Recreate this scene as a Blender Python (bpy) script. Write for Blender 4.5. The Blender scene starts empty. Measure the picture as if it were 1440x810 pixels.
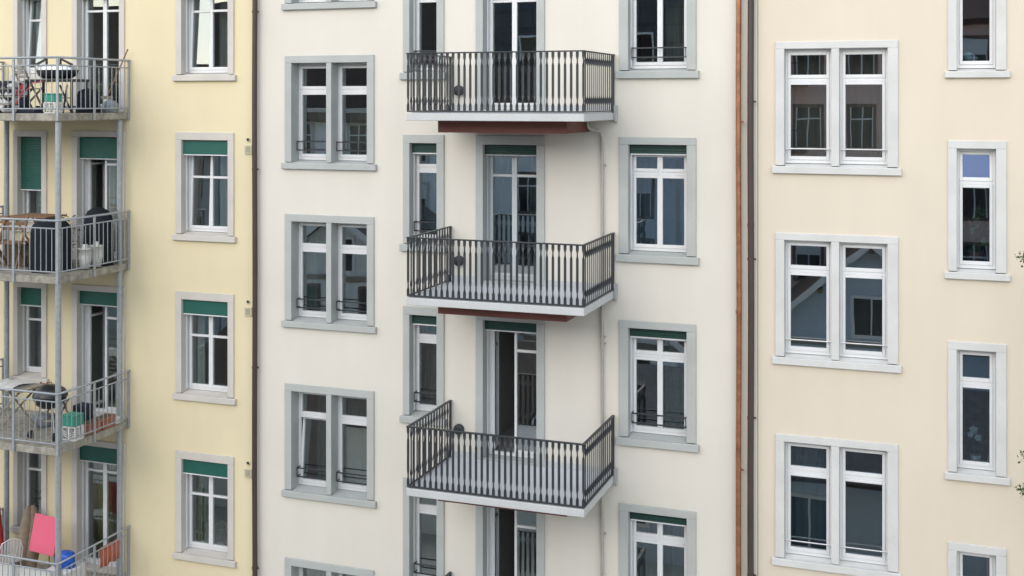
import bpy, math, random
from mathutils import Vector, Matrix
random.seed(7)
S = bpy.context.scene
COL = S.collection
R = math.radians

# ------------------------------------------------------------------ camera
cam_d = bpy.data.cameras.new("camera"); cam = bpy.data.objects.new("camera", cam_d); COL.objects.link(cam)
cam.location = (0, -19.0, 13.0)
YAW = math.atan(600/1665)
cam.rotation_euler = (R(90), 0, YAW)
cam_d.sensor_width = 36.0; cam_d.lens = 36.0*1665/1440
cam_d.shift_y = -(405-140)/1440.0
cam_d.clip_start = .1; cam_d.clip_end = 2000
S.camera = cam

# ------------------------------------------------------------------ overcast daylight
SUN_EL, SUN_AZ = 26, 194          # azimuth clockwise from +Y: high, in front of the fronts and to their left
w = bpy.data.worlds.new("World"); S.world = w; w.use_nodes = True
nt = w.node_tree; nt.nodes.clear()
wo = nt.nodes.new("ShaderNodeOutputWorld"); bg = nt.nodes.new("ShaderNodeBackground")
sk = nt.nodes.new("ShaderNodeTexSky"); sk.sky_type = 'NISHITA'; sk.sun_disc = False
sk.sun_elevation = R(SUN_EL); sk.sun_rotation = R(SUN_AZ)
sk.air_density = 1.2; sk.dust_density = 2.0; sk.ozone_density = 2.0; sk.altitude = 400
bg.inputs[1].default_value = .075
nt.links.new(sk.outputs[0], bg.inputs[0]); nt.links.new(bg.outputs[0], wo.inputs[0])
sd = bpy.data.lights.new("sun", 'SUN'); sd.energy = 1.5; sd.angle = R(145); sd.color = (1, .97, .91)
sun = bpy.data.objects.new("sun", sd); COL.objects.link(sun)
sdir = Vector((math.sin(R(SUN_AZ))*math.cos(R(SUN_EL)), math.cos(R(SUN_AZ))*math.cos(R(SUN_EL)), math.sin(R(SUN_EL))))
sun.rotation_euler = (-sdir).to_track_quat('-Z', 'Y').to_euler(); sun.location = sdir*60
S.view_settings.view_transform = 'Standard'; S.view_settings.look = 'None'
S.view_settings.exposure = 1.43; S.view_settings.gamma = 1; S.view_settings.use_curve_mapping = False
try:
    S.cycles.max_bounces = 8; S.cycles.transparent_max_bounces = 16; S.cycles.glossy_bounces = 4
    S.cycles.use_denoising = True; S.cycles.caustics_reflective = False; S.cycles.caustics_refractive = False
except Exception: pass

# ------------------------------------------------------------------ materials
def new_mat(name):
    m = bpy.data.materials.new(name); m.use_nodes = True
    t = m.node_tree; b = t.nodes['Principled BSDF']
    return m, t, b
def vary(name, col, rough=.8, amt=.06, scale=3.0, bump=0.0, bscale=80.0, metal=0.0, stretch=None, amt2=0.0, scale2=30, spec=None):
    """plain colour with two sizes of uneven tone and a fine surface relief"""
    m, t, b = new_mat(name); N = t.nodes; Lk = t.links
    b.inputs['Roughness'].default_value = rough; b.inputs['Metallic'].default_value = metal
    if spec is not None: b.inputs['Specular IOR Level'].default_value = spec
    g = N.new('ShaderNodeNewGeometry')
    mp = N.new('ShaderNodeMapping'); Lk.new(g.outputs['Position'], mp.inputs[0])
    if stretch: mp.inputs['Scale'].default_value = stretch
    n1 = N.new('ShaderNodeTexNoise'); n1.inputs['Scale'].default_value = scale; n1.inputs['Detail'].default_value = 5
    Lk.new(mp.outputs[0], n1.inputs[0])
    hsv = N.new('ShaderNodeHueSaturation'); hsv.inputs['Color'].default_value = (*col, 1)
    mr = N.new('ShaderNodeMapRange'); mr.inputs[1].default_value = .25; mr.inputs[2].default_value = .75
    mr.inputs[3].default_value = 1-amt; mr.inputs[4].default_value = 1+amt
    Lk.new(n1.outputs[0], mr.inputs[0])
    last = mr.outputs[0]
    if amt2:
        n2 = N.new('ShaderNodeTexNoise'); n2.inputs['Scale'].default_value = scale2; n2.inputs['Detail'].default_value = 6
        Lk.new(g.outputs['Position'], n2.inputs[0])
        m2 = N.new('ShaderNodeMapRange'); m2.inputs[1].default_value = .3; m2.inputs[2].default_value = .7
        m2.inputs[3].default_value = 1-amt2; m2.inputs[4].default_value = 1+amt2
        Lk.new(n2.outputs[0], m2.inputs[0])
        mu = N.new('ShaderNodeMath'); mu.operation = 'MULTIPLY'; Lk.new(last, mu.inputs[0]); Lk.new(m2.outputs[0], mu.inputs[1]); last = mu.outputs[0]
    Lk.new(last, hsv.inputs['Value']); Lk.new(hsv.outputs[0], b.inputs['Base Color'])
    if bump:
        n3 = N.new('ShaderNodeTexNoise'); n3.inputs['Scale'].default_value = bscale; n3.inputs['Detail'].default_value = 4
        Lk.new(g.outputs['Position'], n3.inputs[0])
        bp = N.new('ShaderNodeBump'); bp.inputs['Strength'].default_value = bump; bp.inputs['Distance'].default_value = .004
        Lk.new(n3.outputs[0], bp.inputs['Height']); Lk.new(bp.outputs[0], b.inputs['Normal'])
    return m
def stucco(name, col, stain=.05):
    """painted render: soft blotches, faint vertical rain runs, fine grain"""
    m, t, b = new_mat(name); N = t.nodes; Lk = t.links
    b.inputs['Roughness'].default_value = .93; b.inputs['Specular IOR Level'].default_value = .2
    g = N.new('ShaderNodeNewGeometry')
    def noise(scale, stretch, lo, hi, detail=5):
        mp = N.new('ShaderNodeMapping'); mp.inputs['Scale'].default_value = stretch; Lk.new(g.outputs['Position'], mp.inputs[0])
        n = N.new('ShaderNodeTexNoise'); n.inputs['Scale'].default_value = scale; n.inputs['Detail'].default_value = detail; Lk.new(mp.outputs[0], n.inputs[0])
        r = N.new('ShaderNodeMapRange'); r.inputs[1].default_value = .3; r.inputs[2].default_value = .7; r.inputs[3].default_value = lo; r.inputs[4].default_value = hi
        Lk.new(n.outputs[0], r.inputs[0]); return r.outputs[0]
    a = noise(.45, (1, 1, 1), 1-.05, 1.025); c = noise(1.3, (2.0, 1, .45), 1-stain*.55, 1.01, 6); d = noise(60, (1, 1, 1), .985, 1.015, 3)
    m1 = N.new('ShaderNodeMath'); m1.operation = 'MULTIPLY'; Lk.new(a, m1.inputs[0]); Lk.new(c, m1.inputs[1])
    m2 = N.new('ShaderNodeMath'); m2.operation = 'MULTIPLY'; Lk.new(m1.outputs[0], m2.inputs[0]); Lk.new(d, m2.inputs[1])
    hsv = N.new('ShaderNodeHueSaturation'); hsv.inputs['Color'].default_value = (*col, 1); Lk.new(m2.outputs[0], hsv.inputs['Value'])
    Lk.new(hsv.outputs[0], b.inputs['Base Color'])
    n3 = N.new('ShaderNodeTexNoise'); n3.inputs['Scale'].default_value = 140; n3.inputs['Detail'].default_value = 3; Lk.new(g.outputs['Position'], n3.inputs[0])
    n4 = N.new('ShaderNodeTexNoise'); n4.inputs['Scale'].default_value = 1.6; n4.inputs['Detail'].default_value = 2; Lk.new(g.outputs['Position'], n4.inputs[0])
    b1 = N.new('ShaderNodeBump'); b1.inputs['Strength'].default_value = .35; b1.inputs['Distance'].default_value = .003; Lk.new(n3.outputs[0], b1.inputs['Height'])
    b2 = N.new('ShaderNodeBump'); b2.inputs['Strength'].default_value = .5; b2.inputs['Distance'].default_value = .012; Lk.new(n4.outputs[0], b2.inputs['Height']); Lk.new(b1.outputs[0], b2.inputs['Normal'])
    Lk.new(b2.outputs[0], b.inputs['Normal'])
    return m
def glass(name, tint, refl=.27, gcol=(.94, .97, 1)):
    m, t, b = new_mat(name); N = t.nodes; Lk = t.links
    N.remove(b); out = N['Material Output']
    tr = N.new('ShaderNodeBsdfTransparent'); tr.inputs[0].default_value = (*tint, 1)
    gl = N.new('ShaderNodeBsdfGlossy'); gl.inputs['Roughness'].default_value = .0; gl.inputs[0].default_value = (*gcol, 1)
    lw = N.new('ShaderNodeLayerWeight'); lw.inputs[0].default_value = .5
    pw = N.new('ShaderNodeMath'); pw.operation = 'POWER'; pw.inputs[1].default_value = 5; Lk.new(lw.outputs['Facing'], pw.inputs[0])
    ma = N.new('ShaderNodeMath'); ma.operation = 'MULTIPLY_ADD'; ma.inputs[1].default_value = .8; ma.inputs[2].default_value = refl; Lk.new(pw.outputs[0], ma.inputs[0])
    g = N.new('ShaderNodeNewGeometry')
    n = N.new('ShaderNodeTexNoise'); n.inputs['Scale'].default_value = 1.7; n.inputs['Detail'].default_value = 1; Lk.new(g.outputs['Position'], n.inputs[0])
    bp = N.new('ShaderNodeBump'); bp.inputs['Strength'].default_value = .06; bp.inputs['Distance'].default_value = .008; Lk.new(n.outputs[0], bp.inputs['Height'])
    Lk.new(bp.outputs[0], gl.inputs['Normal'])
    mx = N.new('ShaderNodeMixShader'); Lk.new(ma.outputs[0], mx.inputs[0]); Lk.new(tr.outputs[0], mx.inputs[1]); Lk.new(gl.outputs[0], mx.inputs[2])
    Lk.new(mx.outputs[0], out.inputs[0])
    return m
def rows(name, c1, c2, axis_scale, rough=.8, bump=.6, brick=(.25, .18), mortar=.01, mcol=None):
    """tile or brick courses laid out in the object's own space"""
    m, t, b = new_mat(name); N = t.nodes; Lk = t.links
    b.inputs['Roughness'].default_value = rough
    tc = N.new('ShaderNodeTexCoord'); mp = N.new('ShaderNodeMapping'); mp.inputs['Rotation'].default_value = axis_scale
    Lk.new(tc.outputs['Object'], mp.inputs[0])
    br = N.new('ShaderNodeTexBrick'); br.inputs['Scale'].default_value = 1; br.inputs['Brick Width'].default_value = brick[0]; br.inputs['Row Height'].default_value = brick[1]
    br.inputs['Mortar Size'].default_value = mortar; br.inputs['Color1'].default_value = (*c1, 1); br.inputs['Color2'].default_value = (*c2, 1)
    br.inputs['Mortar'].default_value = (*(mcol or [v*.4 for v in c1]), 1)
    Lk.new(mp.outputs[0], br.inputs[0]); Lk.new(br.outputs[0], b.inputs['Base Color'])
    bp = N.new('ShaderNodeBump'); bp.inputs['Strength'].default_value = bump; bp.inputs['Distance'].default_value = .02
    Lk.new(br.outputs['Fac'], bp.inputs['Height']); bp.invert = True; Lk.new(bp.outputs[0], b.inputs['Normal'])
    return m
M = {
 'yellow': stucco('pale_yellow_render', (.71, .63, .43)),
 'cream': stucco('cream_render', (.668, .64, .578), .04),
 'beige': stucco('beige_render', (.66, .594, .49), .04),
 'stone_warm': vary('warm_grey_stone_paint', (.55, .522, .485), .85, .075, 2.2, .3, 90, amt2=.02),
 'stone_grey': vary('cool_grey_stone_paint', (.405, .427, .418), .85, .075, 2.2, .3, 90, amt2=.02),
 'stone_pale': vary('pale_grey_stone_paint', (.575, .583, .575), .85, .075, 2.2, .3, 90, amt2=.02),
 'white': vary('white_window_paint', (.70, .715, .73), .38, .03, 4, 0, amt2=.02),
 'white_in': vary('white_inner_paint', (.72, .72, .71), .5, .03, 4),
 'cool_white': vary('grey_white_door_paint', (.50, .535, .56), .4, .03, 4),
 'green': vary('green_blind_paint', (.010, .098, .077), .5, .08, 6, 0, amt2=.05),
 'dgreen': vary('dark_green_blind_paint', (.012, .05, .042), .5, .08, 6),
 'guide': vary('grey_guide_metal', (.42, .43, .44), .45, .04, 8, metal=.4),
 'glass': glass('window_glass', (.80, .86, .85)),
 'glass_b': glass('blue_window_glass', (.66, .76, .82), .21),
 'glass_y': glass('clear_window_glass', (.82, .87, .86), .15),
 'glass_sky': glass('sky_reflection_glass', (.5, .62, .85), .08, (.42, .54, .85)),  # blue of the reflected sky is put into this pane's colour
 'room': vary('room_paint', (.50, .49, .47), .9, .05, 1.5),
 'room_dark': vary('dark_room_paint', (.46, .46, .44), .9, .05, 1.5),
 'curtain': vary('white_curtain_cloth', (.62, .62, .60), .95, .05, 5),
 'curtain_grey': vary('grey_curtain_cloth', (.30, .31, .31), .95, .05, 5),
 'added_sheer': vary('added_blue_grey_sheer', (.20, .24, .25), .95, .06, 5),  # cloth added behind dark panes to brighten them
 'added_sheer_warm': vary('added_brownish_sheer', (.25, .21, .185), .95, .06, 5),  # warm cloth added to lighten panes and stand in for warm reflections
 'iron': vary('dark_iron_paint', (.024, .028, .034), .5, .15, 12, .15, 120),
 'slab': vary('pale_grey_fascia', (.50, .515, .52), .6, .05, 2.2, .15, 60, amt2=.04),
 'tilefloor': vary('pale_floor_coating', (.56, .59, .63), .6, .05, 2, amt2=.03),
 'primer': vary('red_brown_steel_primer', (.135, .044, .034), .6, .12, 3, .1, 60, amt2=.06),
 'zinc': vary('galvanised_steel', (.34, .365, .385), .48, .14, 14, .1, 60, metal=.35, amt2=.10, scale2=55),
 'concrete': vary('stained_concrete', (.29, .275, .235), .92, .28, 5.0, .5, 50, stretch=(1.6, 1.6, .7), amt2=.22, scale2=13),
 'copper': vary('new_copper', (.33, .145, .075), .45, .34, 5, .1, 30, metal=.55, stretch=(1, 1, 1.3), amt2=.16, scale2=22),
 'brownpipe': vary('brown_pipe_paint', (.058, .036, .029), .5, .14, 3, .05, 30),
 'pipe_beige': vary('weathered_pipe', (.40, .38, .35), .55, .10, 5, metal=.2),
 'black': vary('black_hole', (.012, .012, .012), .8, .1, 9),
 'beige_plate': vary('beige_vent_plate', (.55, .51, .37), .7, .05, 9),
 'grille': vary('dull_vent_grille', (.30, .28, .20), .7, .05, 9),
 'bounce_ground': vary('pale_bounce_ground', (.50, .48, .43), .95, .2, .4, .4, 60),  # unseen yard ground, made pale to bounce light up onto the fronts
 'tile_dark': rows('dark_roof_tile', (.055, .036, .028), (.09, .055, .04), (0, 0, 0), .8, .8, (.22, .30), .02),
 'tile_red': rows('brown_roof_tile', (.12, .055, .035), (.085, .045, .032), (0, 0, 0), .8, .8, (.22, .30), .02),
 'slate': rows('grey_slate_roof', (.06, .062, .066), (.085, .085, .09), (0, 0, 0), .7, .6, (.4, .28), .015),
 'pinkwall': stucco('pinkish_render', (.80, .56, .49)),
 'greywall': stucco('grey_render', (.68, .70, .67)),
 'whitewall': stucco('white_render', (.82, .84, .84)),
 'bluewall': stucco('blue_grey_render', (.50, .58, .66)),
 'brownstone': vary('brown_stone', (.19, .12, .09), .85, .1, 3),
 'darkpane': vary('unlit_pane', (.02, .022, .025), .08, .1, 3),
 'timber': vary('weathered_timber', (.21, .12, .065), .75, .25, 9, .3, 50, stretch=(1, 1, 6), amt2=.12),
 'timber_grey': vary('grey_timber', (.26, .23, .19), .85, .2, 9, .3, 50),
 'bbq': vary('black_enamel', (.018, .020, .024), .28, .1, 5),
 'cover': vary('black_cover_cloth', (.009, .012, .018), .8, .25, 6, .6, 18, amt2=.1, spec=.25),
 'steel': vary('brushed_steel', (.55, .56, .57), .3, .08, 8, metal=.8),
 'plastic_white': vary('white_plastic', (.66, .66, .64), .5, .05, 8),
 'plastic_green': vary('sea_green_plastic', (.03, .27, .20), .45, .06, 9),
 'plastic_blue': vary('blue_plastic_sheet', (.012, .09, .45), .38, .25, 14, .8, 25),
 'plastic_grey': vary('grey_plastic_sack', (.22, .245, .28), .4, .15, 14, .8, 25),
 'navy': vary('navy_cloth', (.015, .022, .04), .8, .2, 8, .6, 25),
 'pink': vary('pink_paint', (.80, .14, .235), .6, .035, 4, .1, 40),
 'red': vary('red_cloth', (.32, .012, .02), .8, .15, 6, .4, 25),
 'redcord': vary('red_cord', (.45, .06, .07), .6, .05, 6),
 'mat_brown': vary('brown_roll_cloth', (.22, .17, .125), .9, .18, 7, .5, 30, stretch=(1, 1, 3)),
 'terracotta': vary('terracotta', (.33, .14, .095), .85, .15, 9, .3, 50),
 'orange': vary('orange_cloth', (.50, .135, .075), .85, .10, 6, .4, 30),
 'leaf': vary('leaf_green', (.055, .085, .026), .6, .35, 25),
 'leaf_pale': vary('pale_leaf_green', (.16, .22, .10), .6, .3, 25),
 'bark': vary('grey_bark', (.12, .09, .065), .9, .2, 15, .6, 40),
 'ivory': vary('ivory_ceramic', (.62, .62, .58), .3, .03, 8),
}
# black and white patterned cushion
def patterned():
    m, t, b = new_mat('black_and_white_print'); N = t.nodes; Lk = t.links
    tc = N.new('ShaderNodeTexCoord'); v = N.new('ShaderNodeTexVoronoi'); v.inputs['Scale'].default_value = 9
    r = N.new('ShaderNodeValToRGB'); r.color_ramp.interpolation = 'CONSTANT'
    r.color_ramp.elements[0].color = (.03, .03, .035, 1); r.color_ramp.elements[1].color = (.6, .6, .58, 1); r.color_ramp.elements[1].position = .45
    Lk.new(tc.outputs['Object'], v.inputs[0]); Lk.new(v.outputs['Color'], r.inputs[0]); Lk.new(r.outputs[0], b.inputs['Base Color'])
    b.inputs['Roughness'].default_value = .9; return m
M['print'] = patterned()

# ------------------------------------------------------------------ mesh helper
class MB:
    def __init__(s): s.v = []; s.f = []; s.sm = []; s.T = None
    def add(s, vs, fs, smooth=False):
        n = len(s.v)
        for p in vs:
            p = Vector(p)
            s.v.append(s.T @ p if s.T else p)
        for f in fs: s.f.append([i+n for i in f]); s.sm.append(smooth)
        return s
    def box(s, x0, x1, y0, y1, z0, z1):
        if x0 > x1: x0, x1 = x1, x0
        if y0 > y1: y0, y1 = y1, y0
        if z0 > z1: z0, z1 = z1, z0
        return s.add([(x0,y0,z0),(x1,y0,z0),(x1,y1,z0),(x0,y1,z0),(x0,y0,z1),(x1,y0,z1),(x1,y1,z1),(x0,y1,z1)],
              [(0,3,2,1),(4,5,6,7),(0,1,5,4),(1,2,6,5),(2,3,7,6),(3,0,4,7)])
    def cbox(s, x0, x1, y0, y1, z0, z1, c=.006):
        """box whose edges are chamfered"""
        xs, ys, zs = (x0, x1), (y0, y1), (z0, z1)
        c = min(c, (x1-x0)*.4, (y1-y0)*.4, (z1-z0)*.4)
        v = []; idx = {}
        for i in (0, 1):
            for j in (0, 1):
                for k in (0, 1):
                    sx, sy, sz = (1-2*i), (1-2*j), (1-2*k)
                    for a in range(3):
                        p = [xs[i]+sx*c, ys[j]+sy*c, zs[k]+sz*c]
                        p[a] = (xs[i], ys[j], zs[k])[a]
                        idx[(i,j,k,a)] = len(v); v.append(tuple(p))
        f = []
        for a in range(3):
            o = [b for b in range(3) if b != a]
            for sd_ in (0, 1):
                q = []
                for (u, w_) in ((0,0),(1,0),(1,1),(0,1)):
                    key = [0,0,0]; key[a] = sd_; key[o[0]] = u; key[o[1]] = w_
                    q.append(idx[(*key, a)])
                if (sd_ == 1) != (a == 1): f.append(tuple(q))
                else: f.append(tuple(reversed(q)))
            # edges along axis a
        for a in range(3):
            o = [b for b in range(3) if b != a]
            for u in (0, 1):
                for w_ in (0, 1):
                    k0 = [0,0,0]; k1 = [0,0,0]; k1[a] = 1
                    for kk in (k0, k1): kk[o[0]] = u; kk[o[1]] = w_
                    f.append((idx[(*k0,o[0])], idx[(*k1,o[0])], idx[(*k1,o[1])], idx[(*k0,o[1])]))
        for i in (0,1):
            for j in (0,1):
                for k in (0,1): f.append((idx[(i,j,k,0)], idx[(i,j,k,1)], idx[(i,j,k,2)]))
        return s.add(v, f)
    def prism(s, poly, y0, y1):
        n = len(poly)
        v = [(x, y0, z) for x, z in poly]+[(x, y1, z) for x, z in poly]
        f = [tuple(range(n)), tuple(range(2*n-1, n-1, -1))]+[(i, i+n, (i+1) % n+n, (i+1) % n) for i in range(n)]
        return s.add(v, f)
    def tube(s, pts, r, n=8, cap=True, smooth=True):
        pts = [Vector(p) for p in pts]; rs = r if isinstance(r, (list, tuple)) else [r]*len(pts)
        v = []; f = []
        prev = None
        for i, p in enumerate(pts):
            d = (pts[min(i+1, len(pts)-1)]-pts[max(i-1, 0)]).normalized()
            a = prev if prev is not None and abs(prev.dot(d)) < .95 else (Vector((1,0,0)) if abs(d.x) < .8 else Vector((0,1,0)))
            a = (a-d*a.dot(d)).normalized(); prev = a; b = d.cross(a)
            for k in range(n):
                t = 2*math.pi*k/n; v.append(p+(a*math.cos(t)+b*math.sin(t))*rs[i])
        for i in range(len(pts)-1):
            for k in range(n):
                f.append((i*n+k, i*n+(k+1) % n, (i+1)*n+(k+1) % n, (i+1)*n+k))
        s.add(v, f, smooth)
        if cap: s.add([v[k] for k in range(n)], [tuple(range(n-1,-1,-1))]); s.add([v[(len(pts)-1)*n+k] for k in range(n)], [tuple(range(n))])
        return s
    def bar(s, p, q, w_, h):
        """rectangular bar from p to q, w_ across, h the other way"""
        p, q = Vector(p), Vector(q); d = (q-p).normalized()
        a = Vector((0,0,1)) if abs(d.z) < .9 else Vector((0,1,0))
        u = d.cross(a).normalized(); t = u.cross(d).normalized()
        v = [e+u*(w_/2*i)+t*(h/2*j) for e in (p, q) for i, j in ((-1,-1),(1,-1),(1,1),(-1,1))]
        return s.add(v, [(0,1,2,3)[::-1],(4,5,6,7),(0,1,5,4),(1,2,6,5),(2,3,7,6),(3,0,4,7)])
    def lathe(s, prof, cx, cy, cz=0, n=24, smooth=True, sx=1, sy=1):
        m = len(prof); v = [(cx+r*sx*math.cos(2*math.pi*k/n), cy+r*sy*math.sin(2*math.pi*k/n), cz+z) for r, z in prof for k in range(n)]
        f = [(i*n+k, i*n+(k+1) % n, (i+1)*n+(k+1) % n, (i+1)*n+k) for i in range(m-1) for k in range(n)]
        return s.add(v, f, smooth)
    def build(s, name, mat, parent=None, origin=None):
        xs = [p.x for p in s.v]; ys = [p.y for p in s.v]; zs = [p.z for p in s.v]
        o = Vector(origin) if origin else Vector(((min(xs)+max(xs))/2, (min(ys)+max(ys))/2, min(zs)))
        me = bpy.data.meshes.new(name); me.from_pydata([tuple(p-o) for p in s.v], [], s.f); me.update()
        me.polygons.foreach_set('use_smooth', s.sm)
        me.materials.append(M[mat] if isinstance(mat, str) else mat)
        ob = bpy.data.objects.new(name, me); COL.objects.link(ob)
        link(ob, o, parent); return ob
WORLD = {}
def link(ob, o, parent):
    WORLD[ob.name] = Vector(o)
    if parent is not None: ob.parent = parent; ob.location = Vector(o)-WORLD[parent.name]
    else: ob.location = o
def empty(name, loc, parent=None):
    o = bpy.data.objects.new(name, None); COL.objects.link(o); o.empty_display_size = .2; link(o, loc, parent); return o
def tag(o, label=None, cat=None, group=None, kind=None):
    for k, v in (('label', label), ('category', cat), ('group', group), ('kind', kind)):
        if v: o[k] = v
    return o
def thing(name, loc, label, cat, group=None): return tag(empty(name, loc), label, cat, group)
def twin(src, loc, parent=None):
    o = src.copy(); COL.objects.link(o); link(o, loc, parent); return o
def leaves(mb, pts, size, rnd, flat=.5):
    for p in pts:
        a = rnd.uniform(0, 6.28); t = rnd.uniform(-1, 1)*1.2; l = size*rnd.uniform(.6, 1.25); w_ = l*rnd.uniform(.28, .45)
        d = Vector((math.cos(a)*math.cos(t), math.sin(a)*math.cos(t), math.sin(t))); u = d.cross(Vector((rnd.uniform(-1,1), rnd.uniform(-1,1), 1))).normalized()
        p = Vector(p); nrm = d.cross(u)*l*.12
        mb.add([p, p+d*l*.5+u*w_+nrm, p+d*l, p+d*l*.5-u*w_+nrm], [(0, 1, 2), (0, 2, 3)])

# ------------------------------------------------------------------ ground
g = MB(); g.add([(-900,-900,0),(900,-900,0),(900,900,0),(-900,900,0)], [(0,1,2,3)])
tag(g.build('ground', 'bounce_ground', origin=(0,0,0)), kind='structure')

# ------------------------------------------------------------------ house fronts
def front_wall(house, mat, X0, X1, ztop, holes, y=0.0, depth=11.0, thick=.30):
    """front with real openings, plus side and back walls"""
    mb = MB()
    xs = sorted({X0, X1, *[h[0] for h in holes], *[h[1] for h in holes]}); zs = sorted({0, ztop, *[h[2] for h in holes], *[h[3] for h in holes]})
    # merge horizontally inside each row of cells
    for k in range(len(zs)-1):
        zc = (zs[k]+zs[k+1])/2; run = None
        for i in range(len(xs)-1):
            xc = (xs[i]+xs[i+1])/2
            hole = any(h[0] < xc < h[1] and h[2] < zc < h[3] for h in holes)
            if not hole: mb.add([(xs[i],y,zs[k]),(xs[i+1],y,zs[k]),(xs[i+1],y,zs[k+1]),(xs[i],y,zs[k+1])], [(0,1,2,3)])
    for a, b, c, d in holes:
        Y = y+thick
        mb.add([(a,y,c),(b,y,c),(b,Y,c),(a,Y,c)], [(0,1,2,3)]); mb.add([(a,y,d),(b,y,d),(b,Y,d),(a,Y,d)], [(3,2,1,0)])
        mb.add([(a,y,c),(a,Y,c),(a,Y,d),(a,y,d)], [(0,1,2,3)]); mb.add([(b,y,c),(b,Y,c),(b,Y,d),(b,y,d)], [(3,2,1,0)])
    mb.add([(X0,y,0),(X0,y+depth,0),(X0,y+depth,ztop),(X0,y,ztop)], [(0,1,2,3)])
    mb.add([(X1,y,0),(X1,y+depth,0),(X1,y+depth,ztop),(X1,y,ztop)], [(3,2,1,0)])
    mb.add([(X0,y+depth,0),(X1,y+depth,0),(X1,y+depth,ztop),(X0,y+depth,ztop)], [(3,2,1,0)])
    return mb.build('wall', mat, house)
def gable_roof(house, mat, X0, X1, y0, y1, ze, zr, over=.5, thick=.18, name='roof'):
    ym = (y0+y1)/2; k = (zr-ze)/(ym-y0); za = ze-over*k
    mb = MB()
    for (ya, s_) in ((y0-over, 1), (y1+over, -1)):
        v = [(X0,ya,za),(X1,ya,za),(X1,ym,zr),(X0,ym,zr)]; u = [(x, yy, z+thick) for x, yy, z in v]
        mb.add(v+u, [(0,3,2,1),(4,5,6,7),(0,1,5,4),(1,2,6,5),(2,3,7,6),(3,0,4,7)])
    return mb.build(name, mat, house)

def cell(win, xa, xb, za, zb, r, tilt=0, glassm='glass', fm='white', bars=(), sw=.045, hinge=None, swing=0, handle=False):
    """one sash with its pane; it may lean in at the top (tilt, degrees) or stand swung open (swing)"""
    T = None
    if tilt: T = Matrix.Translation((0, r, za)) @ Matrix.Rotation(R(-tilt), 4, 'X') @ Matrix.Translation((0, -r, -za))
    if swing: T = Matrix.Translation((hinge, r+.045, 0)) @ Matrix.Rotation(R(swing), 4, 'Z') @ Matrix.Translation((-hinge, -r-.045, 0))
    a = MB(); a.T = T
    y0, y1 = r-.014, r+.05
    a.cbox(xa, xa+sw, y0, y1, za, zb, .005); a.cbox(xb-sw, xb, y0, y1, za, zb, .005)
    a.cbox(xa+sw, xb-sw, y0+.001, y1-.001, za, za+sw*1.25, .005); a.cbox(xa+sw, xb-sw, y0+.001, y1-.001, zb-sw, zb, .005)
    for bz in bars: a.cbox(xa+sw, xb-sw, y0+.004, y1-.004, bz-.022, bz+.022, .005)
    if handle: a.box(xb-sw*.6, xb-sw*.6+.012, y0-.03, y0, (za+zb)/2-.05, (za+zb)/2+.05)
    sash = a.build('sash', fm, win)
    edges = [za+sw*1.25, *[v for b_ in bars for v in (b_-.022, b_+.022)], zb-sw]
    p = MB(); p.T = T
    for q in range(0, len(edges), 2): p.box(xa+sw-.004, xb-sw+.004, r+.014, r+.022, edges[q]-.004, edges[q+1]+.004)
    p.build('pane', glassm, win)
def curtain(win, xa, xb, za, zb, y, mat='curtain', amp=.025, waves=6):
    n = 48; v = []; f = []
    for i in range(n+1):
        t = i/n; yy = y+amp*math.sin(t*waves*6.28+.6*math.sin(t*9))
        v += [(xa+(xb-xa)*t, yy, za), (xa+(xb-xa)*t, yy, zb), (xa+(xb-xa)*t, yy+.004, za), (xa+(xb-xa)*t, yy+.004, zb)]
    for i in range(n): f += [(4*i, 4*i+4, 4*i+5, 4*i+1), (4*i+2, 4*i+3, 4*i+7, 4*i+6)]
    m = MB(); m.add(v, f, True); m.build('curtain', mat, win)
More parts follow.
